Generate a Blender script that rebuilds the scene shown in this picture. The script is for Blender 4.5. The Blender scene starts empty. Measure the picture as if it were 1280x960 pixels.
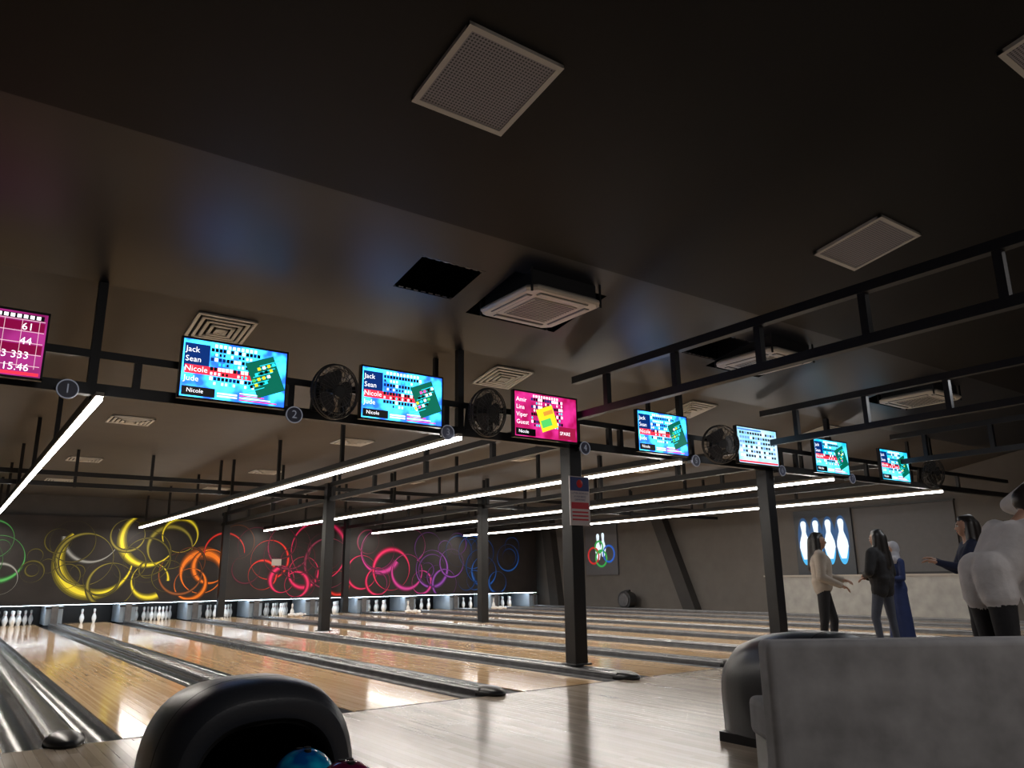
import bpy, math, random
import numpy as np
from mathutils import Vector, Matrix
random.seed(7)
scene = bpy.context.scene
COL = scene.collection
scene.view_settings.view_transform = 'Standard'

# ------------------------------------------------------------------ materials
def _new(name):
    m = bpy.data.materials.new(name); m.use_nodes = True
    nt = m.node_tree; b = nt.nodes["Principled BSDF"]
    return m, nt, b
def mat(name, col, rough=0.5, metal=0.0, emi=None, es=0.0, noise=0.0, nscale=8.0, bump=0.0, spec=None, bd=0.01):
    m, nt, b = _new(name)
    b.inputs["Base Color"].default_value = (*col, 1)
    b.inputs["Roughness"].default_value = rough
    b.inputs["Metallic"].default_value = metal
    if spec is not None: b.inputs["Specular IOR Level"].default_value = spec
    if emi is not None:
        b.inputs["Emission Color"].default_value = (*emi, 1)
        b.inputs["Emission Strength"].default_value = es
    if noise > 0 or bump > 0:
        tc = nt.nodes.new("ShaderNodeTexCoord")
        n = nt.nodes.new("ShaderNodeTexNoise"); n.inputs["Scale"].default_value = nscale
        n.inputs["Detail"].default_value = 5
        nt.links.new(tc.outputs["Object"], n.inputs["Vector"])
        if noise > 0:
            r = nt.nodes.new("ShaderNodeValToRGB")
            r.color_ramp.elements[0].position = 0.3; r.color_ramp.elements[1].position = 0.7
            r.color_ramp.elements[0].color = (*[c * (1 - noise) for c in col], 1)
            r.color_ramp.elements[1].color = (*[min(1, c * (1 + noise)) for c in col], 1)
            nt.links.new(n.outputs["Fac"], r.inputs["Fac"]); nt.links.new(r.outputs["Color"], b.inputs["Base Color"])
        if bump > 0:
            bp = nt.nodes.new("ShaderNodeBump"); bp.inputs["Strength"].default_value = bump; bp.inputs["Distance"].default_value = bd
            nt.links.new(n.outputs["Fac"], bp.inputs["Height"]); nt.links.new(bp.outputs["Normal"], b.inputs["Normal"])
    return m
def wood(name, cols, bw, bl, rough, worn=0.0, spec=0.75):
    m, nt, b = _new(name); N = nt.nodes; L = nt.links
    tc = N.new("ShaderNodeTexCoord"); sp = N.new("ShaderNodeSeparateXYZ"); L.new(tc.outputs["Object"], sp.inputs[0])
    def M(op, a, bb=None):
        k = N.new("ShaderNodeMath"); k.operation = op
        for i, x in enumerate((a, bb)):
            if x is None: continue
            if isinstance(x, (int, float)): k.inputs[i].default_value = x
            else: L.new(x, k.inputs[i])
        return k.outputs[0]
    bx = M('DIVIDE', sp.outputs[0], bw); fx = M('FLOOR', bx)
    w1 = N.new("ShaderNodeTexWhiteNoise"); w1.noise_dimensions = '1D'; L.new(fx, w1.inputs["W"])
    by = M('FLOOR', M('ADD', M('DIVIDE', sp.outputs[1], bl), M('MULTIPLY', w1.outputs["Value"], 7.0)))
    cb = N.new("ShaderNodeCombineXYZ"); L.new(fx, cb.inputs[0]); L.new(by, cb.inputs[1])
    w2 = N.new("ShaderNodeTexWhiteNoise"); L.new(cb.outputs[0], w2.inputs["Vector"])
    mp = N.new("ShaderNodeMapping"); mp.inputs["Scale"].default_value = (40, 2.5, 1); L.new(tc.outputs["Object"], mp.inputs[0])
    n = N.new("ShaderNodeTexNoise"); n.inputs["Scale"].default_value = 1.5; n.inputs["Detail"].default_value = 6; L.new(mp.outputs[0], n.inputs["Vector"])
    f = M('ADD', M('MULTIPLY', w2.outputs["Value"], 0.6), M('MULTIPLY', n.outputs["Fac"], 0.4))
    r = N.new("ShaderNodeValToRGB")
    r.color_ramp.elements[0].position = 0.1; r.color_ramp.elements[0].color = (*cols[0], 1)
    r.color_ramp.elements[1].position = 0.85; r.color_ramp.elements[1].color = (*cols[1], 1)
    L.new(f, r.inputs[0])
    fr = M('FRACT', bx); seam = M('LESS_THAN', fr, 0.05)
    mx = N.new("ShaderNodeMixRGB"); mx.blend_type = 'MULTIPLY'; L.new(M('MULTIPLY', seam, 0.4), mx.inputs[0])
    L.new(r.outputs[0], mx.inputs[1]); mx.inputs[2].default_value = (0.25, 0.17, 0.1, 1)
    L.new(mx.outputs[0], b.inputs["Base Color"])
    n2 = N.new("ShaderNodeTexNoise"); n2.inputs["Scale"].default_value = 2.2; n2.inputs["Detail"].default_value = 8; L.new(tc.outputs["Object"], n2.inputs["Vector"])
    L.new(M('ADD', M('MULTIPLY', n2.outputs["Fac"], worn), rough), b.inputs["Roughness"])
    b.inputs["Specular IOR Level"].default_value = spec
    return m
def dots(name, c0, c1, sc):
    m, nt, b = _new(name); N = nt.nodes; L = nt.links
    tc = N.new("ShaderNodeTexCoord"); v = N.new("ShaderNodeTexVoronoi"); v.inputs["Scale"].default_value = sc; v.inputs["Randomness"].default_value = 0
    L.new(tc.outputs["Object"], v.inputs["Vector"])
    r = N.new("ShaderNodeValToRGB"); r.color_ramp.elements[0].position = 0.30; r.color_ramp.elements[1].position = 0.36
    r.color_ramp.elements[0].color = (*c0, 1); r.color_ramp.elements[1].color = (*c1, 1)
    L.new(v.outputs["Distance"], r.inputs[0]); L.new(r.outputs[0], b.inputs["Base Color"]); b.inputs["Roughness"].default_value = 0.6
    return m
def emi(name, col, s, sample=False):
    m = mat(name, (col[0]*.3, col[1]*.3, col[2]*.3), 0.4, emi=col, es=s)
    if not sample:
        try: m.cycles.emission_sampling = 'NONE'
        except Exception: pass
    return m

BLK = mat("black_metal", (0.007, 0.0075, 0.010), 0.45, 0.0, noise=0.2)
BLKP = mat("black_plastic", (0.02, 0.021, 0.024), 0.32)
LEATH = mat("charcoal_shell", (0.020, 0.022, 0.028), 0.36, bump=0.08, nscale=90)
CAVE = mat("cavity_black", (0.004, 0.004, 0.005), 0.9)
DGREY = mat("dark_grey_rail", (0.20, 0.20, 0.21), 0.25, 0.3, noise=0.15)
GUT = mat("gutter_grey", (0.075, 0.075, 0.08), 0.25, 0.0, noise=0.2)
WHITE = mat("white_plastic", (0.62, 0.6, 0.57), 0.45)
OFFW = mat("offwhite_paint", (0.42, 0.39, 0.35), 0.5)
PINW = mat("pin_white", (0.85, 0.85, 0.85), 0.2)
RED = mat("pin_red", (0.6, 0.02, 0.02), 0.3)
GREYB = mat("pale_blue_panel", (0.35, 0.42, 0.5), 0.4)
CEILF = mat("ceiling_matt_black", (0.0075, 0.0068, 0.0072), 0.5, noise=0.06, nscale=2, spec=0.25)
CEILM = mat("ceiling_satin_blue_glow", (0.009, 0.011, 0.018), 0.38, noise=0.06, nscale=2, spec=0.5)  # blue in the base colour imitates monitor light on the ceiling
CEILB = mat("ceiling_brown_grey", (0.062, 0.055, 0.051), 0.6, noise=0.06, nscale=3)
WALLG = mat("wall_taupe", (0.105, 0.096, 0.090), 0.75, noise=0.08, nscale=3)
WALLD = mat("wall_dark", (0.030, 0.028, 0.028), 0.75, noise=0.1, nscale=3)
WALLT = mat("wall_above_mural", (0.065, 0.061, 0.059), 0.75, noise=0.1, nscale=3)
MUR = mat("mural_black", (0.022, 0.018, 0.018), 0.6, noise=0.4, nscale=1.2)
APPR = wood("approach_wood", ((0.33, 0.26, 0.19), (0.50, 0.415, 0.325)), 0.06, 1.3, 0.09, 0.16, 0.85)
LANE = wood("lane_wood", ((0.58, 0.35, 0.16), (0.80, 0.56, 0.32)), 0.027, 6.0, 0.06, 0.10, 0.9)
SUEDE = mat("grey_suede", (0.25, 0.25, 0.26), 0.85, noise=0.25, nscale=5, bump=0.3)
TUBE = emi("led_tube", (1.0, 0.96, 0.9), 20, True)
TUBED = emi("deck_tube", (0.75, 0.88, 1.0), 22, True)

# ------------------------------------------------------------------ mesh builder
class B:
    def __init__(s): s.v = []; s.f = []; s.m = []; s.mats = []
    def mi(s, mt):
        if mt not in s.mats: s.mats.append(mt)
        return s.mats.index(mt)
    def add(s, vs, fs, mt, M=None):
        o = len(s.v)
        for p in vs:
            p = Vector(p); s.v.append(tuple(M @ p if M is not None else p))
        k = s.mi(mt)
        for f in fs: s.f.append([i + o for i in f]); s.m.append(k)
    def box(s, c, d, mt, M=None):
        x, y, z = c; a, b, e = d[0]/2, d[1]/2, d[2]/2
        vs = [(x+i*a, y+j*b, z+k*e) for i in (-1, 1) for j in (-1, 1) for k in (-1, 1)]
        s.add(vs, [(0,1,3,2),(4,6,7,5),(0,4,5,1),(2,3,7,6),(0,2,6,4),(1,5,7,3)], mt, M)
    def beam(s, p0, p1, w, h, mt):
        p0 = Vector(p0); p1 = Vector(p1); d = (p1-p0); L = d.length
        q = d.to_track_quat('Z', 'Y'); M = Matrix.Translation((p0+p1)/2) @ q.to_matrix().to_4x4()
        s.box((0,0,0), (w, h, L), mt, M)
    def loft(s, rings, mt, cap0=True, cap1=True, M=None, closed=True):
        n = len(rings[0]); vs = [p for r in rings for p in r]; fs = []
        for i in range(len(rings)-1):
            for j in range(n if closed else n-1):
                a = i*n+j; b = i*n+(j+1) % n
                fs.append((a, b, b+n, a+n))
        if cap0: fs.append(tuple(range(n-1, -1, -1)))
        if cap1: fs.append(tuple((len(rings)-1)*n+j for j in range(n)))
        s.add(vs, fs, mt, M)
    def cyl(s, p0, p1, r0, r1, mt, n=16, M=None):
        p0 = Vector(p0); p1 = Vector(p1); q = (p1-p0).to_track_quat('Z', 'Y')
        rr = []
        for p, r in ((p0, r0), (p1, r1)):
            rr.append([p + q @ Vector((r*math.cos(2*math.pi*i/n), r*math.sin(2*math.pi*i/n), 0)) for i in range(n)])
        s.loft(rr, mt, M=M)
    def caps(s, p0, p1, r0, r1, mt, n=12, M=None):
        p0 = Vector(p0); p1 = Vector(p1); d = p1-p0
        if d.length < 1e-6: d = Vector((0, 0, 1e-4)); p1 = p0+d
        q = d.to_track_quat('Z', 'Y'); rr = []
        for k in range(1, 5):
            a = -math.pi/2 + k*math.pi/8 ; rr.append((p0, r0*math.cos(a), r0*math.sin(a)))
        for k in range(0, 4):
            a = k*math.pi/8; rr.append((p1, r1*math.cos(a), r1*math.sin(a)))
        rings = [[p + q @ Vector((r*math.cos(2*math.pi*i/n), r*math.sin(2*math.pi*i/n), h)) for i in range(n)] for p, r, h in rr]
        s.loft(rings, mt, M=M)
    def ell(s, c, r, mt, n=20, k=12, M=None):
        rings = []
        for i in range(1, k):
            a = -math.pi/2 + math.pi*i/k
            rings.append([(c[0]+r[0]*math.cos(a)*math.cos(2*math.pi*j/n), c[1]+r[1]*math.cos(a)*math.sin(2*math.pi*j/n), c[2]+r[2]*math.sin(a)) for j in range(n)])
        s.loft(rings, mt, M=M)
    def lathe(s, c, prof, mt, n=16, M=None):
        s.loft([[(c[0]+r*math.cos(2*math.pi*j/n), c[1]+r*math.sin(2*math.pi*j/n), c[2]+z) for j in range(n)] for r, z in prof], mt, M=M)
    def torus(s, R, r, mt, M, n=28, k=6):
        vs = []; fs = []
        for i in range(n):
            a = 2*math.pi*i/n
            for j in range(k):
                b = 2*math.pi*j/k; q = R+r*math.cos(b)
                vs.append((q*math.cos(a), q*math.sin(a), r*math.sin(b)))
        for i in range(n):
            for j in range(k):
                fs.append((i*k+j, ((i+1) % n)*k+j, ((i+1) % n)*k+(j+1) % k, i*k+(j+1) % k))
        s.add(vs, fs, mt, M)
    def quad(s, x0, z0, x1, z1, y, mt, rot=0, M=None):   # faces -Y
        cx, cz = (x0+x1)/2, (z0+z1)/2; w, h = (x1-x0)/2, (z1-z0)/2; c, sn = math.cos(rot), math.sin(rot)
        vs = [(cx+a*w*c-b*h*sn, y, cz+a*w*sn+b*h*c) for a, b in ((-1,-1),(1,-1),(1,1),(-1,1))]
        s.add(vs, [(0,1,2,3)], mt, M)
    def text(s, body, size, x, y, z, mt, M=None, center=False, rot=0):
        cu = bpy.data.curves.new("t", 'FONT'); cu.body = body; cu.size = size; cu.resolution_u = 2
        if center: cu.align_x = 'CENTER'; cu.align_y = 'CENTER'
        ob = bpy.data.objects.new("t", cu); COL.objects.link(ob)
        dg = bpy.context.evaluated_depsgraph_get(); me = bpy.data.meshes.new_from_object(ob.evaluated_get(dg))
        T = Matrix.Translation((x, y, z)) @ Matrix.Rotation(math.pi/2, 4, 'X') @ Matrix.Rotation(rot, 4, 'Z')
        if M is not None: T = M @ T
        s.add([v.co for v in me.vertices], [tuple(p.vertices) for p in me.polygons], mt, T)
        bpy.data.objects.remove(ob); bpy.data.meshes.remove(me); bpy.data.curves.remove(cu)
    def build(s, name, smooth=True, parent=None, bevel=0, loc=None, segs=2, ang=40):
        me = bpy.data.meshes.new(name); me.from_pydata(s.v, [], s.f)
        for m_ in s.mats: me.materials.append(m_)
        me.polygons.foreach_set("material_index", s.m); me.update()
        if smooth:
            me.polygons.foreach_set("use_smooth", [True]*len(me.polygons)); me.set_sharp_from_angle(angle=math.radians(ang))
        ob = bpy.data.objects.new(name, me); COL.objects.link(ob)
        if loc is not None: ob.location = loc
        if bevel:
            bv = ob.modifiers.new("bevel", 'BEVEL'); bv.width = bevel; bv.segments = segs; bv.limit_method = 'ANGLE'
        if parent: ob.parent = parent
        return ob

# ------------------------------------------------------------------ camera
Y_ = Vector((-720, -251, -960)).normalized(); X_ = Vector((1360, -225, -960)).normalized()
X_ = (X_ - Y_*X_.dot(Y_)).normalized(); Z_ = X_.cross(Y_)
cam = bpy.data.cameras.new("camera"); co = bpy.data.objects.new("camera", cam); COL.objects.link(co)
R = Matrix(((X_.x, X_.y, X_.z), (Y_.x, Y_.y, Y_.z), (Z_.x, Z_.y, Z_.z)))   # camera -> world
co.matrix_world = Matrix.Translation((0, 0, 1.07)) @ R.to_4x4()
cam.sensor_width = 36; cam.lens = 27; cam.clip_start = 0.05; cam.clip_end = 100
scene.camera = co

# ------------------------------------------------------------------ room shell
XL, XR, YB, YF = -2.8, 19.2, -6.0, 26.0
FOUL = 6.35; PITCH = 1.77; DIV0 = 0.855
SL = 0.176
def cz(y): return 4.94 - SL*y if y < 8.75 else 3.4
b = B(); b.box(((XL+XR)/2, (YB+FOUL)/2, -0.1), (XR-XL, FOUL-YB, 0.2), APPR); b.build("floor", False)
b = B(); b.box(((XL+XR)/2, (FOUL+YF)/2, -0.2), (XR-XL, YF-FOUL, 0.1), WALLD); b.build("floor_sublane", False)
b = B(); b.box((18.95, (FOUL+YF)/2, -0.08), (0.5, YF-FOUL, 0.16), LANE); b.build("floor_walkway", False)
holes = [(3.2, 3.86, 5.74, 6.32), (7.28, 7.94, 5.74, 6.32), (4.15, 5.35, 5.6, 6.5), (7.97, 9.1, 5.6, 6.5), (11.8, 13.0, 5.6, 6.5)]
xs = sorted({XL, XR} | {h[0] for h in holes} | {h[1] for h in holes})
ys = sorted({YB, 5.2, 7.3, 8.75, YF} | {h[2] for h in holes} | {h[3] for h in holes})
b = B()
for i in range(len(xs)-1):
    for j in range(len(ys)-1):
        cx, cy = (xs[i]+xs[i+1])/2, (ys[j]+ys[j+1])/2
        if any(h[0] < cx < h[1] and h[2] < cy < h[3] for h in holes): continue
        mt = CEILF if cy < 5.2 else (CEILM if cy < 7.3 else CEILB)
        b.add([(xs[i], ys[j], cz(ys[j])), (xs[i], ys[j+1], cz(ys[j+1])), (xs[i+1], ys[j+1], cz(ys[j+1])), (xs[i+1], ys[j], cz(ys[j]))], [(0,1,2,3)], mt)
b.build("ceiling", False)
b = B()
b.box(((XL+XR)/2, 6.0, 4.75), (XR-XL, 2.2, 0.05), CAVE); b.box(((XL+XR)/2, 7.0, 4.25), (XR-XL, 0.05, 0.95), CAVE); b.box(((XL+XR)/2, 5.1, 4.5), (XR-XL, 0.05, 0.7), CAVE)
for h in holes[:2]:   # broken tile edge
    for k in range(9):
        x = h[0]+(h[1]-h[0])*k/8; b.box((x, h[3]-0.01, cz(h[3])+0.01), (0.05, 0.015+random.random()*0.015, 0.008), GUT)
        b.box((x, h[2], cz(h[2])+0.005), (0.05, 0.02+random.random()*0.02, 0.01), GUT)
b.build("ceiling_void", False)
b = B(); b.box((XR+0.1, (YB+YF)/2, 2.4), (0.2, YF-YB, 5.2), WALLG)
b.build("wall_right", False)
b = B(); b.box((XL-0.1, (YB+YF)/2, 2.4), (0.2, YF-YB, 7.2), WALLD); b.build("wall_left", False)
b = B(); b.box(((XL+XR)/2, YB-0.1, 2.9), (XR-XL, 0.2, 6.2), WALLD); b.build("wall_back", False)
b = B(); b.box(((XL+XR)/2, YF+0.1, 1.7), (XR-XL, 0.2, 3.8), WALLD)
b.box(((XL+XR)/2, 24.42, 3.13), (XR-XL, 0.12, 0.58), WALLT); b.build("wall_far", False)

for (yt, yb) in ((17.9, 16.5), (23.6, 23.1)):
    b = B(); w = 0.5; X0 = XR-0.005
    b.add([(X0, yb, 0), (XR-0.3, yb, 0), (XR-0.3, yb+w, 0), (X0, yb+w, 0), (X0, yt, 3.39), (XR-0.3, yt, 3.39), (XR-0.3, yt+w, 3.39), (X0, yt+w, 3.39)],
          [(0,1,2,3),(4,7,6,5),(0,4,5,1),(1,5,6,2),(2,6,7,3),(3,7,4,0)], WALLD); b.build("slanted_pilaster", False)
b = B(); b.box((XR-0.12, 11.2, 0.5), (0.24, 5.4, 1.0), mat("pale_stone", (0.34, 0.335, 0.32), 0.6, noise=0.15, nscale=4)); b.box((XR-0.13, 11.2, 1.02), (0.3, 5.5, 0.04), OFFW)
b.build("half_wall", False)
b = B(); b.box((XR-0.03, 9.9, 1.9), (0.06, 2.5, 1.65), mat("panel_grey", (0.075, 0.073, 0.078), 0.6, noise=.05)); 
for z in (1.07, 2.73): b.box((XR-0.04, 9.9, z), (0.1, 2.56, 0.04), BLK)
b.build("wall_panel", False)
b = B(); b.box((XR-0.6, 3.6, 1.7), (1.2, 5.0, 3.4), WALLD); b.build("wall_bulkhead", False)

# ------------------------------------------------------------------ lanes
def prof(bld, pts, y0, y1, mt, cap=True):
    bld.loft([[(x, y0, z) for x, z in pts], [(x, y1, z) for x, z in pts]], mt, cap, cap)
LC = [DIV0 + PITCH*(k+0.5) for k in range(-1, 10)]
ARW = mat("lane_arrow_dark", (0.08, 0.03, 0.01), 0.2)
for c in LC:
    b = B(); b.box((c, (FOUL+25.4)/2, -0.06), (1.05, 25.4-FOUL, 0.12), LANE)
    for sgn in (-1, 1):
        n = 9; top = []
        for i in range(n):
            a = math.pi*i/(n-1); top.append((c+sgn*0.6425-0.1165*math.cos(a), -0.008-0.085*math.sin(a)))
        bot = [(x, -0.12) for x, z in top[::-1]]
        prof(b, top+bot, FOUL+0.02, 25.4, GUT)
    for i in range(-3, 4):
        x = c+i*0.14; y = FOUL+4.9-abs(i)*0.3
        b.add([(x-0.02, y-0.12, 0.0015), (x+0.02, y-0.12, 0.0015), (x, y+0.05, 0.0015)], [(0,1,2)], ARW)
    b.box((c, FOUL+0.01, 0.001), (1.05, 0.02, 0.003), ARW)
    b.build("bowling_lane", True)
for k in range(-1, 11):
    x = DIV0+PITCH*k; b = B(); P = []
    for i in range(11):
        a = math.pi*i/10; P.append((x-0.125*math.cos(a), 0.0+0.05*math.sin(a)**0.6))
    P += [(x+0.125, -0.12), (x-0.125, -0.12)]
    prof(b, P, FOUL+0.15, 24.0, GUT)
    for sg in (-1, 1):
        prof(b, [(x+sg*0.10+0.024*math.cos(t*math.pi/4), 0.04+0.022*math.sin(t*math.pi/4)) for t in range(8)], FOUL+0.1, 24.0, DGREY)
    b.ell((x, FOUL+0.1, 0.02), (0.125, 0.22, 0.06), BLKP)
    b.build("lane_divider", True)

pp = [(0.0257,0),(0.029,0.01),(0.045,0.06),(0.0605,0.115),(0.055,0.17),(0.038,0.22),(0.025,0.255),(0.0235,0.275),(0.028,0.31),(0.0325,0.34),(0.029,0.365),(0.015,0.379),(0.002,0.381)]
def pin(b, x, y, z=0, M=None):
    b.lathe((x, y, z), pp[:7], PINW, 12, M)
    b.lathe((x, y, z), [(0.0255,0.252),(0.0245,0.258)], RED, 12, M); b.lathe((x, y, z), [(0.0245,0.266),(0.0245,0.272)], RED, 12, M)
    b.lathe((x, y, z), pp[5:], PINW, 12, M)
for li, c in enumerate(LC):
    b = B()
    if li == 2: spots = [(-0.15, 0.26), (0.15, 0.26)]
    else: spots = [((i-r/2)*0.305, r*0.25) for r in range(4) for i in range(r+1)]
    for dx, dy in spots: pin(b, c+dx, 24.5+dy, 0.001)
    b.build("bowling_pins", True)
for px_, py_ in ((12.4, 22.6), (15.9, 22.8), (8.85, 23.4)):   # fallen pins lying on the lane
    b = B()
    for dx, dy, a in ((0, 0, 0.4), (0.14, 0.12, 2.0), (-0.12, 0.2, 1.2)):
        pin(b, 0, 0, 0, Matrix.Translation((dx, dy, 0.0615)) @ Matrix.Rotation(a, 4, 'Z') @ Matrix.Rotation(math.pi/2, 4, 'X'))
    pin(b, 0.05, 0.3, 0.001)
    b.build("fallen_bowling_pins", True, loc=(px_, py_, 0))
for k in range(-1, 11):
    x = DIV0+PITCH*k; b = B()
    b.box((x, 24.78, 0.24), (0.40, 1.16, 0.48), GREYB); b.box((x, 24.12, 0.25), (0.16, 0.05, 0.5), DGREY)
    b.box((x, 24.13, 0.44), (0.44, 0.04, 0.05), BLKP)
    b.build("pin_deck_divider", False, bevel=0.01)
b = B(); b.box(((XL+XR)/2, 25.47, 0.35), (XR-XL, 0.05, 0.9), BLK); b.build("pin_pit_curtain", False)
b = B(); b.box((8.9, 24.36, 0.512), (19.8, 0.05, 0.02), TUBED); b.box((8.9, 24.36, 0.535), (19.8, 0.08, 0.02), BLK); b.build("pin_deck_light", False)

# mural
b = B(); b.box((8.0, 24.27, 1.70), (21.5, 0.08, 2.30), MUR); b.box((8.0, 24.25, 0.53), (21.5, 0.1, 0.04), BLKP)
ringm = {}
def rm(c):
    k = tuple(c)
    if k not in ringm:
        ringm[k] = mat("mural_paint_selflit", c, 0.5, emi=c, es=0.40)  # emission added to the paint brightens the rings; no light source there
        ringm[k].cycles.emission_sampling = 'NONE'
    return ringm[k]
yy = [24.228]
def ring(x, z, R, w, c, a0=0, a1=360, ang=None):
    if ang is None: ang = random.uniform(0, 6.28)
    n = 72
    for wk, ck in ((2.3, .10), (1.7, .22), (1.2, .5), (.7, 1.0)):
        vs = []; fs = []; yy[0] -= 0.00006
        for i in range(n+1):
            a = math.radians(a0+(a1-a0)*i/n); t = (0.07+0.93*(0.5+0.5*math.cos(a-ang))**1.6)*w
            for r in (R-t*.5+t*wk*.5, R-t*.5-t*wk*.5):
                vs.append((min(18.7, x+r*math.cos(a)), yy[0], max(0.57, min(2.84, z+r*math.sin(a)))))
        for i in range(n): fs.append((2*i, 2*i+2, 2*i+3, 2*i+1))
        b.add(vs, fs, rm(tuple(round(q*ck, 3) for q in c)))
YE=(0.80,0.66,0.03); OR=(0.9,0.20,0.01); RD=(0.65,0.03,0.02); PK=(0.70,0.02,0.11); MG=(0.55,0.04,0.26); PU=(0.24,0.06,0.38); BL=(0.02,0.10,0.38); GN=(0.08,0.38,0.09); WH=(0.3,0.3,0.28)
YE2=(0.25,0.21,0.03); OR2=(0.27,0.08,0.02); PK2=(0.22,0.02,0.06)
main = [(1.2,1.7,.6,.09,GN),(1.0,2.2,.5,.07,GN),(1.3,1.2,.4,.05,WH),(3.3,2.3,.7,.07,WH,180,380),(3.45,1.65,.95,.17,YE,130,360,3.9),(3.2,1.7,.7,.06,YE2),(4.75,2.25,.75,.12,YE,60,330,3.6),
 (5.35,2.05,.62,.09,YE2),(4.9,1.1,.5,.1,YE,0,300),(4.2,2.35,.45,.05,YE2),(5.6,2.4,.5,.07,YE),(3.9,1.0,.6,.06,YE2),(6.3,1.35,.62,.17,OR,0,360,1.5),(6.5,1.5,.5,.09,OR),(6.0,1.0,.45,.08,OR),(5.7,1.3,.6,.05,OR2),
 (6.9,1.9,.6,.04,RD,0,200),(8.3,1.7,.6,.05,RD),(8.1,1.25,.45,.06,RD),(8.7,1.1,.4,.1,PK),(9.4,1.3,.5,.09,PK),(9.9,2.0,.95,.09,PK),(10.2,1.6,.8,.06,PK2),(9.2,.95,.4,.09,PK),(8.9,2.1,.7,.04,PK2),
 (10.6,.95,.4,.08,RD),(11.4,1.3,.55,.06,PK),(12.1,2.0,.75,.13,MG,100,330),(12.5,1.4,.7,.1,PK),(13.1,1.3,.6,.09,MG),(12.0,1.0,.45,.06,PK),(13.2,2.2,.6,.07,MG,-60,120),(11.6,2.3,.4,.04,PK2),
 (14.1,1.4,.65,.08,PU),(13.7,.95,.4,.07,MG),(14.6,.9,.5,.06,PU),(14.9,1.6,.5,.04,PU),(15.8,2.0,.6,.06,BL),(16.3,1.3,.55,.07,BL),(16.9,.9,.4,.06,BL),(15.9,1.0,.35,.04,BL),(17.4,1.8,.5,.04,BL),
 (-.5,1.5,.8,.08,GN),(-1.5,1.8,.7,.06,BL)]
for t in main: ring(*t[:5], *(t[5:] if len(t) > 5 else ()))
for i in range(45):
    x = random.uniform(0.2, 17.8); c = GN if x < 1.8 else YE2 if x < 5.6 else OR2 if x < 7.4 else PK2 if x < 11 else MG if x < 13.6 else PU if x < 15.2 else BL
    ring(x, random.uniform(0.9, 2.3), random.uniform(.15, .65), random.uniform(.015, .035), tuple(q*0.45 for q in c))
b.box((8.5, 24.21, 1.62), (0.3, 0.02, 0.2), OFFW)
b.build("ring_mural", False)

# ------------------------------------------------------------------ posters on right wall
def wallM(y, z): return Matrix.Translation((XR-0.02, y, z)) @ Matrix.Rotation(-math.pi/2, 4, 'Z')
CY = emi("poster_cyan_glow", (0.05, 0.45, 0.85), 0.9); CY2 = emi("poster_blue_glow", (0.01, 0.07, 0.2), 0.8); PW = emi("poster_white_glow", (0.8, 0.92, 1.0), 1.0)  # printed pins and halos given emission to look brighter
def flatpin(b, x, z, s, y, mt, M):
    L = [(x-r*s, y, z+h*s) for r, h in pp]; Rr = [(x+r*s, y, z+h*s) for r, h in pp[::-1]]
    b.add(L+Rr, [tuple(range(len(L)+len(Rr)))], mt, M)
b = B(); M = wallM(12.1, 1.9)
b.box((0, -0.02, 0), (1.7, 0.06, 1.7), mat("poster_dark", (0.03, 0.035, 0.045), 0.4), M)
def disc(b, x, z, rx, rz, y, mt, M, n=28): b.add([(x+rx*math.cos(6.2832*i/n), y, z+rz*math.sin(6.2832*i/n)) for i in range(n)], [tuple(range(n))], mt, M)
for i, x in enumerate((-0.56, -0.19, 0.18, 0.55)):
    disc(b, x, 0.05, 0.2, 0.62, -0.052-0.0005*i, CY2, M); disc(b, x, -0.2, 0.15, 0.4, -0.056-0.0005*i, CY, M); flatpin(b, x, -0.45, 2.7, -0.06-0.0005*i, PW, M)
b.build("bowling_pin_poster", False)
b = B(); M = wallM(20.9, 2.0)
b.box((0, -0.02, 0), (1.65, 0.06, 1.75), mat("poster_grey", (0.10, 0.10, 0.11), 0.4), M)
PR = emi("poster_red_glow", (0.7, 0.03, 0.03), .6); PG = emi("poster_green_glow", (0.05, 0.5, 0.1), .6); PB = emi("poster_royal_glow", (0.03, 0.15, 0.7), .6)  # ring print emits too, its brightness put into the material
for x, z, r, mm in ((-0.4, -0.2, 0.28, PR), (0.0, -0.3, 0.28, PG), (0.4, -0.15, 0.28, PB), (-0.1, 0.1, 0.2, PG)):
    MM = M @ Matrix.Translation((x, -0.06, z)) @ Matrix.Rotation(math.pi/2, 4, 'X'); b.torus(r, 0.035, mm, MM, 28, 4)
flatpin(b, -0.15, -0.35, 2.4, -0.06, PW, M); flatpin(b, 0.12, -0.25, 2.2, -0.062, PW, M)
b.build("ring_poster", False)
b = B(); b.cyl((18.6, 19.3, 0.3), (18.95, 19.3, 0.3), 0.3, 0.26, BLKP, 28); b.cyl((18.59, 19.3, 0.3), (18.57, 19.3, 0.3), 0.22, 0.22, GUT, 24)
b.box((18.78, 19.3, 0.03), (0.4, 0.5, 0.06), BLK); b.box((18.78, 19.3, 0.6), (0.1, 0.22, 0.05), BLK)
b.build("floor_blower", True, bevel=0.02)

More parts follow.
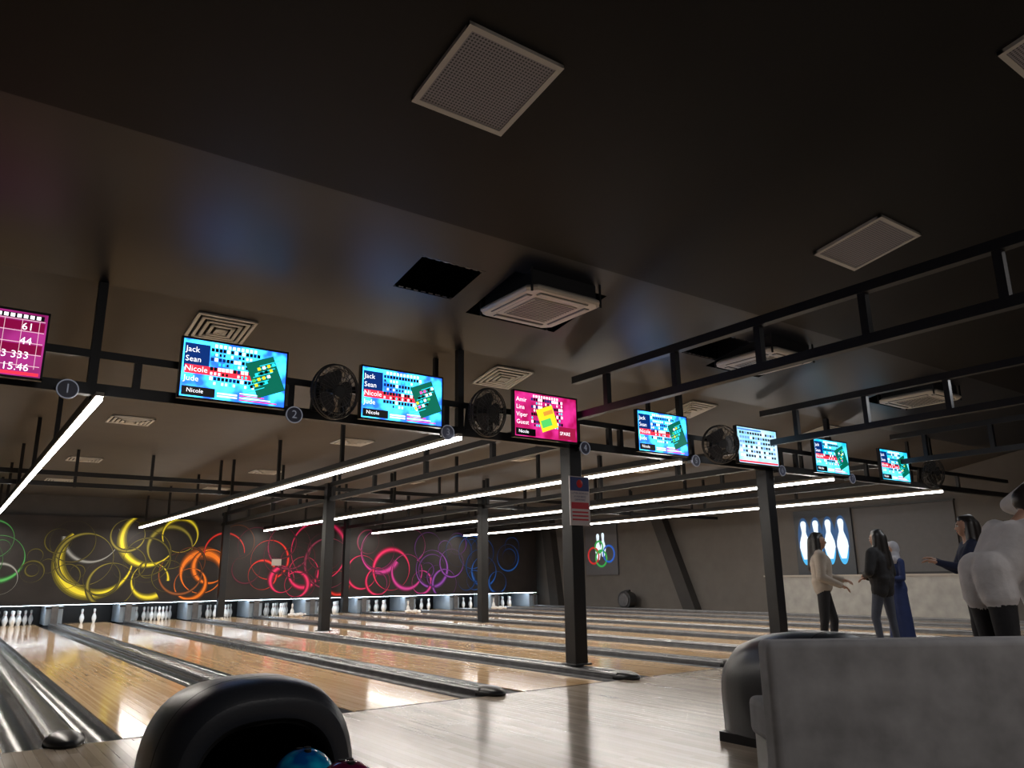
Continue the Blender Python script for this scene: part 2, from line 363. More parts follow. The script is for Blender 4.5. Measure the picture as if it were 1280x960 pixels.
# ------------------------------------------------------------------ light strips (tube + an added downward area light that brightens the lanes)
def area(name, loc, size, power, col=(1, 1, 1), rot=(0, 0, 0), sy=None, parent=None):
    l = bpy.data.lights.new(name, 'AREA'); l.energy = power; l.color = col; l.size = size
    if sy: l.shape = 'RECTANGLE'; l.size_y = sy
    o = bpy.data.objects.new(name, l); COL.objects.link(o); o.location = loc; o.rotation_euler = rot
    if parent: o.parent = parent
for k in range(5):
    x = 0.895+3.54*k + (0.1*(k-2) if k > 2 else 0)
    b = B(); b.box((x, 15.5, 2.56), (0.045, 16.9, 0.035), TUBE); b.box((x, 15.5, 2.595), (0.06, 16.9, 0.035), OFFW)
    b.box((x, 15.7, 2.65), (0.06, 16.5, 0.07), BLK)
    for j in range(7):
        y = 7.6+j*2.6; zc = cz(y); b.box((x, y, (2.68+zc)/2), (0.05, 0.05, zc-2.69), BLK)
    ob = b.build("linear_light", False)
    area("lane_fill", (x, 15.5, 2.540), 0.04, 185, (1, 0.92, 0.82), sy=16.7, parent=ob)  # added under the tube to light the lanes but not the ceiling

# ------------------------------------------------------------------ pillars and trusses
PP = {0: [(6.27, 7.35), (6.5, 15.5), (6.75, 23.7)], 1: [(10.22, 7.35), (10.4, 15.5), (10.6, 23.7)]}
for k in PP:
    for x, y in PP[k]:
        b = B(); b.box((x, y, 1.56), (0.19, 0.19, 3.0), BLK)
        b.box((x, y, 0.072), (0.26, 0.26, 0.02), BLK)
        b.build("steel_pillar", False, bevel=0.008)
def truss(p0, p1, z0, z1, step, name="ceiling_truss", ymin=99):
    b = B()
    for z in (z0, z1): b.beam((p0[0], p0[1], z), (p1[0], p1[1], z), 0.09, 0.09, BLK)
    n = int((p1[1]-p0[1])/step)
    for i in range(n+1):
        t = 1-(0.6+i*step)/(p1[1]-p0[1])
        if t < 0: break
        x = p0[0]+(p1[0]-p0[0])*t; y = p0[1]+(p1[1]-p0[1])*t
        top = cz(y)-0.01 if y > ymin and i % 2 == 0 else z1
        b.box((x, y, (z0+top)/2), (0.07, 0.07, top-z0), BLK)
    b.build(name, False)
for x in (6.26, 10.1, 13.95):
    truss((x, -5.5), (x, 7.22), 3.03, 3.5, 1.1)
truss((6.27, 7.4), (6.75, 24.1), 2.72, 3.02, 2.05, ymin=9); truss((10.22, 7.4), (10.6, 24.1), 2.72, 3.02, 2.05, ymin=9); truss((13.95, 7.4), (14.2, 24.1), 2.72, 3.02, 2.05, ymin=9)
b = B()
y = 7.3
b.box((8, y, 2.99), (21.6, 0.07, 0.07), BLK); b.box((8, y, 2.68), (21.6, 0.09, 0.1), BLK)
for x in (0.85, 4.58, 8.3, 12.0, 15.5): b.box((x, y, (2.68+cz(y))/2), (0.075, 0.075, cz(y)-2.69), BLK)
for x in (-0.7, 1.2, 2.6, 3.15, 4.4, 5.0, 6.9, 7.1, 8.5, 9.1, 10.6, 11, 12.4, 13.1, 14.5, 15.5, 16.5): b.box((x, y, 2.83), (0.06, 0.06, 0.3), BLK)
b.build("monitor_beam", False)
b = B()
y = 15.6
b.box((8.2, y, 2.95), (21.8, 0.08, 0.08), BLK); b.box((8.2, y, 2.76), (21.8, 0.08, 0.08), BLK)
for i in range(17): b.box((-2+1.25*i, y, 3.05), (0.05, 0.05, 0.68), BLK)
b.build("rear_cross_beam", False)
b = B()
b.box((12.4, 2.0, 3.62), (11.2, 0.09, 0.09), BLK); b.box((12.4, 2.0, 3.12), (11.2, 0.09, 0.09), BLK)
for i in range(8): b.beam((6.8+i*1.3, 2.0, 3.12), (7.45+i*1.3, 2.0, 3.62), 0.05, 0.05, BLK); b.beam((7.45+i*1.3, 2.0, 3.62), (8.1+i*1.3, 2.0, 3.12), 0.05, 0.05, BLK)
b.build("cross_truss", False)
b = B()
for i in range(6): b.box((-0.1, 9+i*2.4, 3.0), (0.05, 0.05, 0.78), BLK)
b.box((-0.1, 15.5, 2.62), (0.05, 14, 0.05), BLK)
for i in range(5): b.box((-1.6, 9+i*3, 3.0), (0.05, 0.05, 0.78), BLK)
b.box((-1.6, 15.5, 2.62), (0.05, 14, 0.05), BLK); b.build("hanging_conduit", False)

# ------------------------------------------------------------------ ceiling fittings
th = -math.atan(SL)
GRL = dots("perforated_grille", (0.07, 0.07, 0.078), (0.34, 0.33, 0.37), 42)
def onceil(x, y, dz=0): return Matrix.Translation((x, y, cz(y)+dz)) @ (Matrix.Rotation(th, 4, 'X') if y < 8.7 else Matrix.Identity(4))
for x, y in ((2.53, 3.71), (7.12, 3.67), (5.94, 1.4)):
    b = B(); S = 0.74
    b.box((0, 0, -0.012), (S-0.06, S-0.06, 0.02), GRL)
    for sg in (-1, 1): b.box((0, sg*(S/2-0.02), -0.015), (S, 0.04, 0.03), WHITE); b.box((sg*(S/2-0.02), 0, -0.0149), (0.04, S, 0.0298), WHITE)
    ob = b.build("ceiling_speaker_grille", False); ob.matrix_world = onceil(x, y)
for x in (2.0, 5.53, 9.1, 12.6):
    for y in (7.77, 12.3, 16.8, 20.6):
        b = B()
        for i in range(5):
            s_ = 0.58-i*0.115; w = 0.03
            for sg in (-1, 1):
                b.box((0, sg*(s_/2-w/2), -0.012-0.006*i), (s_, w, 0.018), WHITE); b.box((sg*(s_/2-w/2), 0, -0.0125-0.006*i), (w, s_, 0.017), WHITE)
        b.box((0, 0, -0.002), (0.56, 0.56, 0.004), CAVE); b.box((0,0,-0.03),(0.06,0.06,0.02),WHITE)
        ob = b.build("air_diffuser", False); ob.matrix_world = onceil(x, y, -0.003)
ACW = mat("ac_cream", (0.6, 0.56, 0.5), 0.4)
for x in (4.68, 8.42, 12.45):
    b = B(); y = 5.9
    def sq(s_, z, c=0.08):
        h = s_/2; return [(-h+c,-h,z),(h-c,-h,z),(h,-h+c,z),(h,h-c,z),(h-c,h,z),(-h+c,h,z),(-h,h-c,z),(-h,-h+c,z)]
    b.loft([sq(0.9, -0.03), sq(0.95, -0.01), sq(0.95, 0.01), sq(0.88, 0.04)], ACW)
    b.box((0, 0, 0.19), (0.82, 0.82, 0.3), BLKP)
    for i in range(4):
        M = Matrix.Rotation(i*math.pi/2, 4, 'Z')
        b.box((0, 0.37, -0.031), (0.62, 0.07, 0.012), DGREY, M); b.box((0, 0.375, -0.04), (0.6, 0.045, 0.008), ACW, M)
        b.box((0.44, 0.44, 0.3), (0.02, 0.02, 0.7), BLK, M)
    b.box((0, 0, -0.032), (0.54, 0.54, 0.015), OFFW)
    for i in range(13): b.box((0, -0.24+0.04*i, -0.042), (0.5, 0.012, 0.006), DGREY)
    b.build("ceiling_ac_cassette", False, loc=(x, y, 3.78), bevel=0.004)

# ------------------------------------------------------------------ monitors
E = {}
def e(c, s=1.6):
    k = (tuple(c), s)
    if k not in E: E[k] = emi("screen_pixel", c, s)
    return E[k]
def grad(name, c0, c1, s, sc=3):
    m, nt, bs = _new(name); N = nt.nodes; L = nt.links
    tc = N.new("ShaderNodeTexCoord"); n = N.new("ShaderNodeTexNoise"); n.inputs["Scale"].default_value = sc; L.new(tc.outputs["Object"], n.inputs["Vector"])
    r = N.new("ShaderNodeValToRGB"); r.color_ramp.elements[0].position = .38; r.color_ramp.elements[1].position = .62
    r.color_ramp.elements[0].color = (*c0, 1); r.color_ramp.elements[1].color = (*c1, 1); L.new(n.outputs["Fac"], r.inputs[0])
    bs.inputs["Base Color"].default_value = (0, 0, 0, 1); bs.inputs["Roughness"].default_value = 0.3
    L.new(r.outputs[0], bs.inputs["Emission Color"]); bs.inputs["Emission Strength"].default_value = s
    return m
SB = grad("screen_blue", (0.01, 0.07, 0.60), (0.04, 0.50, 1.0), 4.0, 5)
SP = grad("screen_pink", (0.42, 0.005, 0.09), (0.75, 0.03, 0.28), 1.3, 5)
SR_ = grad("screen_magenta", (0.30, 0.01, 0.14), (0.6, 0.04, 0.34), 0.85)
SW = grad("screen_pale", (0.2, 0.5, 0.65), (0.5, 0.68, 0.85), 1.8)
ST = grad("screen_teal", (0.0, 0.3, 0.55), (0.1, 0.55, 0.8), 2.4)
W = e((0.95, 0.95, 1.0), 1.6); K = mat("screen_black", (0.003, 0.003, 0.005), 0.3); GR = e((0.0, 0.16, 0.10), 1.0); CYN = e((0.02, 0.7, 0.85), 1.5); RR = e((0.9, 0.03, 0.06), 1.5); YL = e((0.85, 0.72, 0.02), 1.3); GR2 = e((0.1, 0.7, 0.15), 1.1); NV = e((0.0, 0.03, 0.2), 1.0); PKX = e((0.9, 0.1, 0.5), 1.3)
names = [["Jack", "Sean", "Nicole", "Jude"], ["Amir", "Lina", "Viper", "Guest"]]
def monitor(x, kind, idx):
    rr = random.Random(idx+3)
    b = B(); w, h = 0.98, 0.57
    b.box((0, 0.0, 0), (w, 0.05, h), BLKP); b.box((0, 0.04, -0.02), (0.6, 0.06, 0.36), BLK)
    b.box((0, 0.09, 0.04), (0.12, 0.09, 0.1), BLK); b.box((0, 0.09, -0.2), (0.12, 0.08, 0.1), BLK)
    for sg in (-1, 1): b.box((sg*(w/2-0.008), -0.028, 0), (0.016, 0.012, h), BLK); b.box((0, -0.028, sg*(h/2-0.009)), (w, 0.012, 0.018), BLK)
    bg = {'b': SB, 'p': SP, 'w': SW, 't': ST, 'r': SR_}[kind]; y = -0.0265
    b.quad(-w/2+0.015, -h/2+0.017, w/2-0.015, h/2-0.017, y, bg)
    y -= 0.001
    if kind in 'bpt':
        if kind != 'p':
            b.quad(-0.46, 0.0, -0.24, 0.23, y-0.0002, NV)
        for r in range(4):
            z = 0.15-r*0.09
            if r == 2 and kind != 'p': b.quad(-0.45, z-0.02, 0.2, z+0.06, y-0.0004, RR)
            b.text(names[1 if kind == 'p' else 0][r], 0.075, -0.45, y-0.001, z, W)
            for c in range(14):
                xx = -0.23+c*0.035
                if xx > 0.22 and kind != 'p': break
                b.quad(xx, z+0.028, xx+0.029, z+0.062, y-0.0015, rr.choice((K, K, W, K, NV)))
                if rr.random() < .7: b.quad(xx+0.004, z-0.012, xx+0.024, z+0.014, y-0.0015, rr.choice((W, W, K, CYN)))
        for c in range(10): b.quad(-0.2+c*0.04, 0.22, -0.175+c*0.04, 0.25, y-0.001, W)
        if kind == 'p':
            b.quad(-0.12, -0.16, 0.14, 0.12, y-0.003, YL, 0.35); b.quad(-0.08, -0.12, 0.08, -0.03, y-0.0035, GR2, 0.35); b.quad(-0.05,0.03,0.1,0.08,y-0.0035,e((.9,.4,.05),1.0),.35)
            b.quad(0.18, -0.25, 0.45, -0.1, y-0.003, e((0.4, 0.01, 0.06), 1.0)); b.text("SPARE", 0.06, 0.2, y-0.004, -0.2, W)
        else:
            b.quad(0.14, -0.17, 0.42, 0.18, y-0.003, GR, 0.4)
            for i in range(8): b.quad(0.18-0.018*i+.03, 0.14-i*0.04, 0.38-0.018*i+.03, 0.147-i*0.04, y-0.0035, CYN, 0.4)
            for i in range(16):
                qx = 0.2+(i % 4)*0.045-0.02*(i//4); qz = 0.06-0.06*(i//4)+0.02*(i % 4)
                b.quad(qx, qz, qx+0.03, qz+0.03, y-0.004, rr.choice((CYN, YL, K, W, GR2, PKX)), 0.4)
            for i in range(4): b.quad(0.05, -0.25+0.02*i, 0.4-0.06*i, -0.24+0.02*i, y-0.003, (RR, W)[i % 2])
            b.quad(-0.15, -0.24, 0.03, -0.225, y-0.003, W); b.quad(-0.15, -0.215, 0.03, -0.20, y-0.003, W)
        b.quad(-0.46, -0.255, -0.17, -0.17, y-0.002, K); b.text(names[0][2], 0.055, -0.42, y-0.003, -0.225, W)
    elif kind == 'w':
        for r in range(6):
            for c in range(14):
                b.quad(-0.42+c*0.061, 0.17-r*0.068, -0.375+c*0.061, 0.205-r*0.068, y-0.001, rr.choice((K, K, K, e((0.2, 0.4, 0.8), 1.0), W)))
        b.quad(-0.46, -0.255, 0.46, -0.23, y-0.002, RR); b.quad(-0.46, 0.225, 0.1, 0.25, y-0.002, e((0.1,.3,.8),1.0))
    elif kind == 'r':
        for r in range(5): b.quad(-0.46, 0.2-r*0.095, 0.46, 0.206-r*0.095, y-0.001, e((.95, .6, .7), 1.0))
        for r in range(2): b.quad(-0.46, 0.115-r*0.19, 0.46, 0.19-r*0.19, y-0.0005, e((.25, .0, .05), 1.0))
        for c in range(7): b.quad(-0.3+c*0.12, -0.2, -0.296+c*0.12, 0.2, y-0.001, e((.95, .6, .7), 1.0))
        for t, xx, zz in (("61", 0.3, 0.12), ("44", 0.3, 0.0), ("123 333", 0.1, -0.12), ("15.46", 0.2, -0.22)): b.text(t, 0.085, xx, y-0.002, zz, W)
        b.quad(-0.46, -0.255, 0.46, -0.23, y-0.0015, RR); b.quad(-0.46, 0.21, 0.45, 0.25, y-0.0015, K); 
        for c in range(12): b.quad(-0.1+c*.045, 0.215, -0.07+c*.045, 0.245, y-0.002, W)
    b.build("score_monitor", False, loc=(x, 7.11, 2.94))
for i, (x, k) in enumerate(((-0.02, 'r'), (1.99, 'b'), (3.74, 'b'), (5.68, 'p'), (7.7, 'b'), (9.75, 'w'), (11.7, 't'), (13.7, 't'))): monitor(x, k, i)

BW = emi("badge_rim", (0.6, 0.65, 0.8), .18); BD = mat("badge_navy", (0.09, 0.10, 0.16), 0.4)
for n_, x in ((1, 0.66), (2, 2.58), (3, 4.31), (4, 6.3), (5, 8.35), (6, 10.33), (7,12.28)):
    b = B(); b.cyl((0, 0, 0), (0, 0.02, 0), 0.083, 0.083, BD, 28); b.torus(0.078, 0.005, BW, Matrix.Rotation(math.pi/2, 4, 'X'), 28, 6)
    b.text(str(n_), 0.11, 0, -0.004, 0, BW, center=True); b.box((0, 0.08, 0), (0.03, 0.14, 0.04), BLK)
    b.build("lane_number_badge", True, loc=(x, 7.1, 2.62))
FANG = mat("fan_grey", (0.05, 0.052, 0.056), 0.35)
for x, yaw in ((2.93, 0.25), (4.75, 0.2), (8.75, -0.5), (14.85, -0.2)):
    b = B(); RX = Matrix.Rotation(math.pi/2, 4, 'X')
    for R_, d in ((0.27, 0), (0.265, -0.035), (0.22, -0.06), (0.15, -0.075), (0.08, -0.08), (0.25, 0.05), (0.17, 0.08)):
        b.torus(R_, 0.0045 if R_ < .26 else 0.009, FANG, Matrix.Translation((0, d, 0)) @ RX, 32, 5)
    for i in range(28):
        a = 2*math.pi*i/28; c, s_ = math.cos(a), math.sin(a); pts = [(0.05, -0.08), (0.15, -0.075), (0.22, -0.06), (0.268, 0), (0.25, 0.05), (0.06, 0.09)]
        for (r0, y0), (r1, y1) in zip(pts, pts[1:]): b.beam((r0*c, y0, r0*s_), (r1*c, y1, r1*s_), 0.004, 0.004, FANG)
    b.cyl((0, -0.085, 0), (0, -0.07, 0), 0.055, 0.055, FANG, 20); b.caps((0, 0.06, 0), (0, 0.16, 0), 0.06, 0.05, BLKP)
    for i in range(3):
        a0 = 2*math.pi*i/3; vs = []
        for j in range(7):
            r = 0.04+0.19*j/6; wd = 0.35+0.5*math.sin(math.pi*(j+1)/8)
            for sg in (-1, 1): a = a0+sg*wd; vs.append((r*math.cos(a), sg*0.022, r*math.sin(a)))
        b.add(vs, [(2*j, 2*j+1, 2*j+3, 2*j+2) for j in range(6)], GUT)
    ob = b.build("wall_fan", True, loc=(x, 6.98, 2.87)); ob.rotation_euler = (0.15, 0, yaw)
    b = B(); b.beam((0, 0.12, -0.02), (0, 0.26, -0.1), 0.04, 0.04, BLK); b.box((0, 0.27, -0.05), (0.12, 0.05, 0.3), BLK); b.build("bracket", False, parent=ob)
b = B(); b.box((0, 0, 0), (0.32, 0.015, 0.60), mat("sign_white", (0.6, 0.55, 0.58), .4)); SN = mat("sign_navy", (0.03, 0.05, 0.2), .5); SR = mat("sign_red", (0.55, 0.03, 0.05), .5)
b.quad(-0.15, 0.12, 0.15, 0.29, -0.009, SN); b.ell((0, -0.01, 0.21), (0.05, 0.004, 0.05), RED); b.quad(-0.14, -0.1, 0.14, -0.02, -0.009, SR)
for i, t in enumerate(("LUTFEN BOWLING", "AYAKKABISIZ", "GIRMEYINIZ")): b.text(t, 0.032, 0, -0.01, 0.09-i*0.04, SN, center=True)
for i in range(3): b.quad(-0.13, -0.15-i*0.045, 0.13, -0.13-i*0.045, -0.009, SR)
b.build("notice_sign", False, loc=(6.3, 7.24, 1.98))

# ------------------------------------------------------------------ ball returns
def ball_return(x, y0, rack, balls, LN=1.0):
    b = B()
    def arch(w, h, y, zb, n=24):
        P = []
        for i in range(n+1):
            a = math.pi*i/n; c = math.cos(a); s_ = math.sin(a)
            P.append((-w*math.copysign(abs(c)**0.75, c), y, zb+h*abs(s_)**0.68))
        P.append((w*0.96, y, 0.06)); P.append((-w*0.96, y, 0.06)); return P
    st = [(0.0, .325, .39), (0.03, .35, .43), (0.12, .365, .45), (0.3, .365, .45), (0.5, .345, .42), (0.65, .30, .36), (0.75, .22, .26), (0.80, .10, .12)]
    rings = [arch(w, h, y*LN, 0.26) for y, w, h in st]
    b.loft(rings, LEATH, False, True)
    inn = [arch(w, h, y, 0.26) for y, w, h in ((0.0, .325, .39), (-0.01, .30, .355), (0.0, .27, .32), (0.02, .255, .30), (0.3, .25, .29))]
    b.loft(inn[:3], LEATH, False, False); b.loft(inn[2:], CAVE, False, True)
    o = [arch(w+0.004, h+0.004, y, 0.26) for y, w, h in ((0.15, .365, .45), (0.155, .365, .45), (0.16, .365, .45))]
    b.loft(o, CAVE, False, False)
    b.box((0, 0.38*LN, 0.03), (0.6, 0.7*LN, 0.06), BLK)
    if rack > 0:
        b.loft([[(px_, yq, pz_) for px_, pz_ in ((-.33,.30),(-.30,.38),(-.24,.38),(-.2,.29),(.2,.29),(.24,.38),(.30,.38),(.33,.30),(.2,.16),(-.2,.16))] for yq in (-rack, 0.05)], LEATH)
        b.box((0, -rack/2, 0.10), (0.25, rack*0.7, 0.20), BLK)
    ob = b.build("ball_return", True, loc=(x, y0, 0), ang=50)
    cols = [((0.0, 0.06, 0.25), (0.0, 0.3, 0.5)), ((0.08, 0.005, 0.03), (0.2, 0.01, 0.06)), ((0.0, 0.1, 0.05), (0.0, 0.2, 0.1))]
    for i, (bx, by, bz) in enumerate(balls):
        m = grad("ball_swirl", cols[i][0], cols[i][1], 0.0, 12); bs = m.node_tree.nodes["Principled BSDF"]; r = [n for n in m.node_tree.nodes if n.type == 'VALTORGB'][0]
        m.node_tree.links.new(r.outputs[0], bs.inputs["Base Color"]); bs.inputs["Roughness"].default_value = 0.1
        q = B(); q.ell((0, 0, 0), (0.109, 0.109, 0.109), m, 32, 20)
        for dx, dy in ((-0.014, 0.01), (0.014, 0.01), (0, -0.03)): q.cyl((dx, dy, 0.095), (dx, dy, 0.11), 0.012, 0.012, CAVE, 12)
        q.build("bowling_ball", True, loc=(x+bx, y0+by, bz))
ball_return(1.05, 2.96, 1.0, [(0.05, -0.22, 0.402), (0.09, -0.48, 0.402), (-0.04, -0.78, 0.402)])
ball_return(4.66, 2.82, 0.0, [], 1.17)

# ------------------------------------------------------------------ sofa
eX = Vector((.8096, -.587, 0)).normalized(); eY = Vector((.587, .8096, 0)).normalized()
so = bpy.data.objects.new("suede_sofa", None); COL.objects.link(so)
so.matrix_world = Matrix(((eX.x, eY.x, 0, 3.45), (eX.y, eY.y, 0, 2.56), (0, 0, 1, 0), (0, 0, 0, 1)))
b = B(); b.box((1.05, 0.09, 0.385), (2.1, 0.18, 0.71), SUEDE); b.build("backrest", True, parent=so, bevel=0.035, segs=5)
b = B(); b.box((1.05, 0.34, 0.32), (2.06, 0.32, 0.2), SUEDE); b.build("seat", True, parent=so, bevel=0.04, segs=4)
b = B(); b.box((1.05, 0.3, 0.12), (2.0, 0.4, 0.2), BLKP); b.box((1.05, 0.27, 0.015), (1.9, 0.36, 0.03), BLK); b.build("base", False, parent=so)

b = B(); b.cyl((0, 0, 0.62), (0, 0, 0.66), 0.30, 0.30, BLKP, 40); b.cyl((0, 0, 0.02), (0, 0, 0.62), 0.04, 0.04, BLK); b.cyl((0, 0, 0), (0, 0, 0.025), 0.24, 0.22, BLK, 32)
b.box((0, 0.0, 0.672), (0.3, 0.22, 0.024), DGREY)
b.build("pedestal_table", True, loc=(6.42, 1.75, 0), bevel=0.005)

# ------------------------------------------------------------------ people
SKIN = mat("skin", (0.42, 0.24, 0.17), 0.5, noise=0.05); LIP = mat("lips", (0.35, 0.08, 0.07), 0.4); EYEW = mat("eye_white", (0.7, 0.7, 0.68), 0.3); HAIR = mat("dark_hair", (0.012, 0.009, 0.008), 0.45, noise=.3, nscale=40)
def cloth(n, c): return mat(n, c, 0.85, noise=0.10, nscale=7, bump=0.6, bd=0.03)
BEIGE = cloth("beige_jacket", (0.46, 0.40, 0.34)); BLACKC = cloth("black_cloth", (0.015, 0.015, 0.018)); JEAN = cloth("blue_jeans", (0.06, 0.07, 0.10)); BLUE = cloth("blue_dress", (0.010, 0.022, 0.09)); NAVY = cloth("navy_top", (0.008, 0.014, 0.045)); HIJ = cloth("pale_scarf", (0.32, 0.32, 0.35)); SWEAT = cloth("white_sweater", (0.58, 0.56, 0.57))
SHOE = mat("shoe_dark", (0.03, 0.02, 0.02), .5)
def human(name, loc, f, H, top, bot, arms, lean=0, bulk=1.0, hair='long', hairmat=HAIR, female=True, dress=None, feet=((-.1, 0.02), (.1, -.03)), coat=None, headturn=0):
    s = H/1.70; f = Vector((f[0], f[1], 0)).normalized(); r = Vector((f.y, -f.x, 0))
    M = Matrix(((r.x, f.x, 0, loc[0]), (r.y, f.y, 0, loc[1]), (0, 0, 1, 0), (0, 0, 0, 1))) @ Matrix.Scale(s, 4)
    L = Matrix.Translation((0, 0, .93)) @ Matrix.Rotation(-lean, 4, 'X') @ Matrix.Translation((0, 0, -.93))
    P = []
    def c(p0, p1, r0, r1, mt, up=False):
        p0 = Vector(p0); p1 = Vector(p1)
        if up: p0 = L @ p0; p1 = L @ p1
        P.append((p0, p1, r0, r1, mt))
    sw = .15 if female else .18; k = bulk
    for sg in (-1, 1):
        c((sg*.055, 0, 1.0), (sg*(.07 if female else .09), .005, 1.28), .095*k, .105*k, top, True)
        c((sg*.04, 0.0, 1.3), (sg*sw, -.005, 1.375), .09*k, .065*k, top, True)
        if female: c((sg*.07, .07, 1.24), (sg*.07, .075, 1.22), .065, .06, top, True)
        c((sg*.07, -.015, .93), (sg*.06, -.01, 1.02), .112, .1*k, top if coat else bot)
        fx, fy = feet[0 if sg < 0 else 1]
        c((sg*.085, 0, .9), (fx, fy+.03, .49), .092, .062, bot); c((fx, fy+.03, .49), (fx, fy-.02, .1), .06, .043, bot)
        c((fx, fy-.03, .05), (fx+sg*.01, fy+.15, .035), .042, .033, SHOE)
        sh = L @ Vector((sg*(sw+.03), 0, 1.37)); el, wr = [Vector(q) for q in arms[0 if sg < 0 else 1]]
        c(sh, el, .058*k, .046*k, top); c(el, wr, .045*k, .033*k, top)
    c((0, 0, .98), (0, 0, 1.3), .1*k, .1*k, top, True)
    if coat: 
        for sg in (-1, 1): c((sg*.06, 0, 1.0), (sg*.08, 0, coat), .11, .115, top)
    if dress:
        for sg in (-1, 1): c((sg*.05, 0, .95), (sg*.1, 0, .14), .12, .14, dress)
        c((0, .03, .95), (0, .08, .14), .1, .12, dress)
    c((0, -.01, 1.40), (0, .005, 1.50), .055, .048, SKIN, True)
    HT = L @ Matrix.Translation((0, 0, 1.5)) @ Matrix.Rotation(headturn, 4, 'Z') @ Matrix.Translation((0, 0, -1.5))
    def h(p0, p1, r0, r1, mt): P.append((HT @ Vector(p0), HT @ Vector(p1), r0, r1, mt))
    h((0, 0.0, 1.585), (0, -.01, 1.62), .082, .082, SKIN); h((0, .035, 1.535), (0, .05, 1.525), .055, .04, SKIN); h((0, .03, 1.6), (0, .03, 1.57), .068, .066, SKIN)
    h((0, .092, 1.585), (0, .108, 1.562), .010, .014, SKIN)
    for sg in (-1, 1): h((sg*.082, -.005, 1.60), (sg*.08, -.005, 1.57), .014, .010, SKIN)
    if hair in ('long', 'short'):
        h((0, -.025, 1.635), (0, -.035, 1.60), .088, .09, hairmat); h((0, .02, 1.665), (0, -.04, 1.66), .055, .07, hairmat)
    if hair == 'long':
        for sg in (-1, 1): h((sg*.062, -.03, 1.62), (sg*.09, -.03, 1.36), .052, .06, hairmat); h((sg*.09, -.03, 1.36), (sg*.10, 0.05, 1.2), .055, .03, hairmat)
        h((0, -.07, 1.6), (0, -.11, 1.22), .08, .07, hairmat)
    if hair == 'scarf':
        h((0, -.02, 1.63), (0, -.03, 1.58), .1, .1, hairmat); h((0, -.02, 1.55), (0, -.0, 1.42), .09, .12, hairmat); h((-.09, .02, 1.4), (.09, .02, 1.4), .085, .085, hairmat)
        h((.08, -.08, 1.38), (.1, -.1, 1.1), .06, .07, hairmat); h((0, .05, 1.46), (0, .07, 1.36), .05, .07, hairmat)
    b = B()
    for p0, p1, r0, r1, mt in P: b.caps(p0, p1, r0, r1, mt, 14)
    tmp = b.build("tmp_body", False)
    rmh = tmp.modifiers.new("r", 'REMESH'); rmh.mode = 'VOXEL'; rmh.voxel_size = 0.0125
    sm = tmp.modifiers.new("s", 'SMOOTH'); sm.factor = 0.5; sm.iterations = 4
    dg = bpy.context.evaluated_depsgraph_get(); me = bpy.data.meshes.new_from_object(tmp.evaluated_get(dg)); 
    nv = len(me.vertices); V = np.empty(nv*3); me.vertices.foreach_get("co", V); V = V.reshape(-1, 3)
    ce = np.empty(len(me.polygons)*3); me.polygons.foreach_get("center", ce); ce = ce.reshape(-1, 3)
    best = np.full(len(ce), 1e9); idx = np.zeros(len(ce), int); mats = []
    for p0, p1, r0, r1, mt in P:
        if mt not in mats: mats.append(mt)
        a = np.array(p0); d = np.array(p1)-a; t = np.clip(((ce-a) @ d)/max(1e-9, d @ d), 0, 1)
        dist = np.linalg.norm(ce-(a+t[:, None]*d), axis=1)-(r0+(r1-r0)*t)
        q = dist < best; best[q] = dist[q]; idx[q] = mats.index(mt)
    bpy.data.objects.remove(tmp)
    o = B(); 
    for m_ in mats: o.mi(m_)
    o.v = [tuple(v) for v in V]; o.f = [list(p.vertices) for p in me.polygons]; o.m = [int(i) for i in idx]
    for sg in (-1, 1):
        o.ell((sg*.032, .086, 1.595), (.014, .010, .008), EYEW, 10, 6, HT); o.ell((sg*.032, .094, 1.595), (.007, .005, .007), HAIR, 10, 6, HT)
        o.caps((sg*.018, .094, 1.615), (sg*.048, .084, 1.617), .004, .003, HAIR, 6, HT)
    o.ell((0, .090, 1.538), (.022, .008, .007), LIP, 12, 6, HT)
    for sg, (el, wr) in zip((-1, 1), arms):
        el = Vector(el); wr = Vector(wr); d = (wr-el).normalized(); side = d.cross(Vector((0, 0, 1)))
        if side.length < .3: side = Vector((1, 0, 0))
        side = (side-d*side.dot(d)).normalized(); nn = side.cross(d).normalized()
        o.caps(wr-d*.02, wr+d*.02, .026, .026, SKIN, 10)
        for q in (-.024, 0, .024): o.caps(wr+d*.015+side*q*.8, wr+d*.075+side*q, .016, .015, SKIN, 8)
        for i, q in enumerate((-.033, -.011, .011, .033)):
            ln = (.9, 1.05, 1.0, .75)[i]; a = wr+d*.08+side*q; m1 = a+(d*.033-nn*.008)*ln; m2 = m1+(d*.022-nn*.014)*ln; m3 = m2+(d*.012-nn*.016)*ln
            o.caps(a, m1, .009, .0085, SKIN, 8); o.caps(m1, m2, .0085, .008, SKIN, 8); o.caps(m2, m3, .008, .006, SKIN, 8)
        ts = side*(-sg)
        a = wr+d*.025+ts*.025; m1 = a+d*.028+ts*.028-nn*.006; m2 = m1+d*.028+ts*.006-nn*.01
        o.caps(a, m1, .012, .010, SKIN, 8); o.caps(m1, m2, .010, .008, SKIN, 8)
    ob = o.build(name, True, ang=80); ob.matrix_world = M
    return ob
IR = Vector((.81, -.587)); IA = Vector((.587, .81))
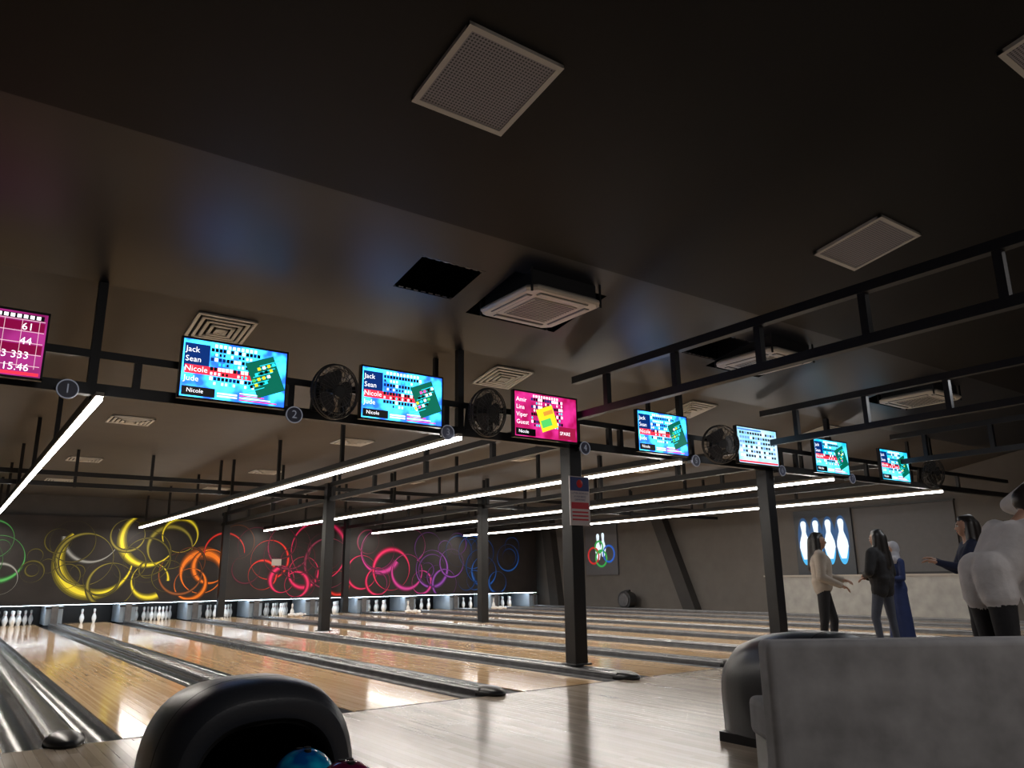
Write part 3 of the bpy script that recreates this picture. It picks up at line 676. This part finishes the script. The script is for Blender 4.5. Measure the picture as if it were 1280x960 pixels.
human("woman_in_beige_jacket", (9.64, 6.18), IR-IA*.35, 1.60, BEIGE, BLACKC, [((-.22, .05, 1.10), (-.12, .27, 1.05)), ((.26, -.02, 1.09), (.22, .22, .98))], bulk=1.4, coat=.97, feet=((-.11, .08), (.11, -.06)))
human("woman_in_black_coat", (10.68, 5.93), -IR*.7+IA, 1.65, BLACKC, JEAN, [((-.29, .0, 1.12), (-.06, .2, 1.08)), ((.29, .0, 1.1), (.05, .23, 1.04))], bulk=1.45, coat=.86, feet=((-.13, .05), (.13, -.04)))
human("woman_in_blue_dress", (11.75, 6.30), -IR-IA*.2, 1.52, BLUE, BLUE, [((-.22, .03, 1.1), (-.14, .25, 1.1)), ((.22, .0, 1.1), (.16, .2, 1.02))], hair='scarf', hairmat=HIJ, dress=BLUE)
human("woman_in_navy_top", (9.06, 4.0), -IR+IA*.35, 1.66, NAVY, BLACKC, [((-.22, .14, 1.14), (-.2, .36, 1.2)), ((.2, .12, 1.12), (.12, .32, 1.22))], hair='long', bulk=1.1)
human("man_in_white_sweater", (5.90, 2.51), IR*1.0+IA*.15, 1.80, SWEAT, BLACKC, [((-.25, .46, .96), (-.2, .50, .69)), ((.27, .37, .97), (.27, .44, .70))], lean=.66, bulk=1.24, hair='short', female=False, coat=.87)
human("man_in_white_shirt", (7.22, 2.43), -IA, 1.92, SWEAT, BLACKC, [((-.26, .02, 1.12), (-.24, .2, .98)), ((.40, .04, 1.40), (.30, .24, 1.56))], bulk=1.3, hair='short', female=False)

# ------------------------------------------------------------------ lights
area("lounge_light", (2.5, -2.0, 4.6), 2.5, 115, (1, 0.95, 0.92))
area("lounge_light_side", (8.5, -1.0, 4.4), 2.5, 105, (1, 0.95, 0.92))
area("approach_light", (11.5, 4.4, 3.7), 1.2, 45, (0.95, 0.97, 1.0))
area("rear_wall_light", (17.6, 11.5, 3.2), 0.6, 30, (1, 0.95, 0.88), sy=5)
w = bpy.data.worlds.new("world"); scene.world = w; w.use_nodes = True
w.node_tree.nodes["Background"].inputs[0].default_value = (0.5, 0.55, 0.7, 1); w.node_tree.nodes["Background"].inputs[1].default_value = 0.02
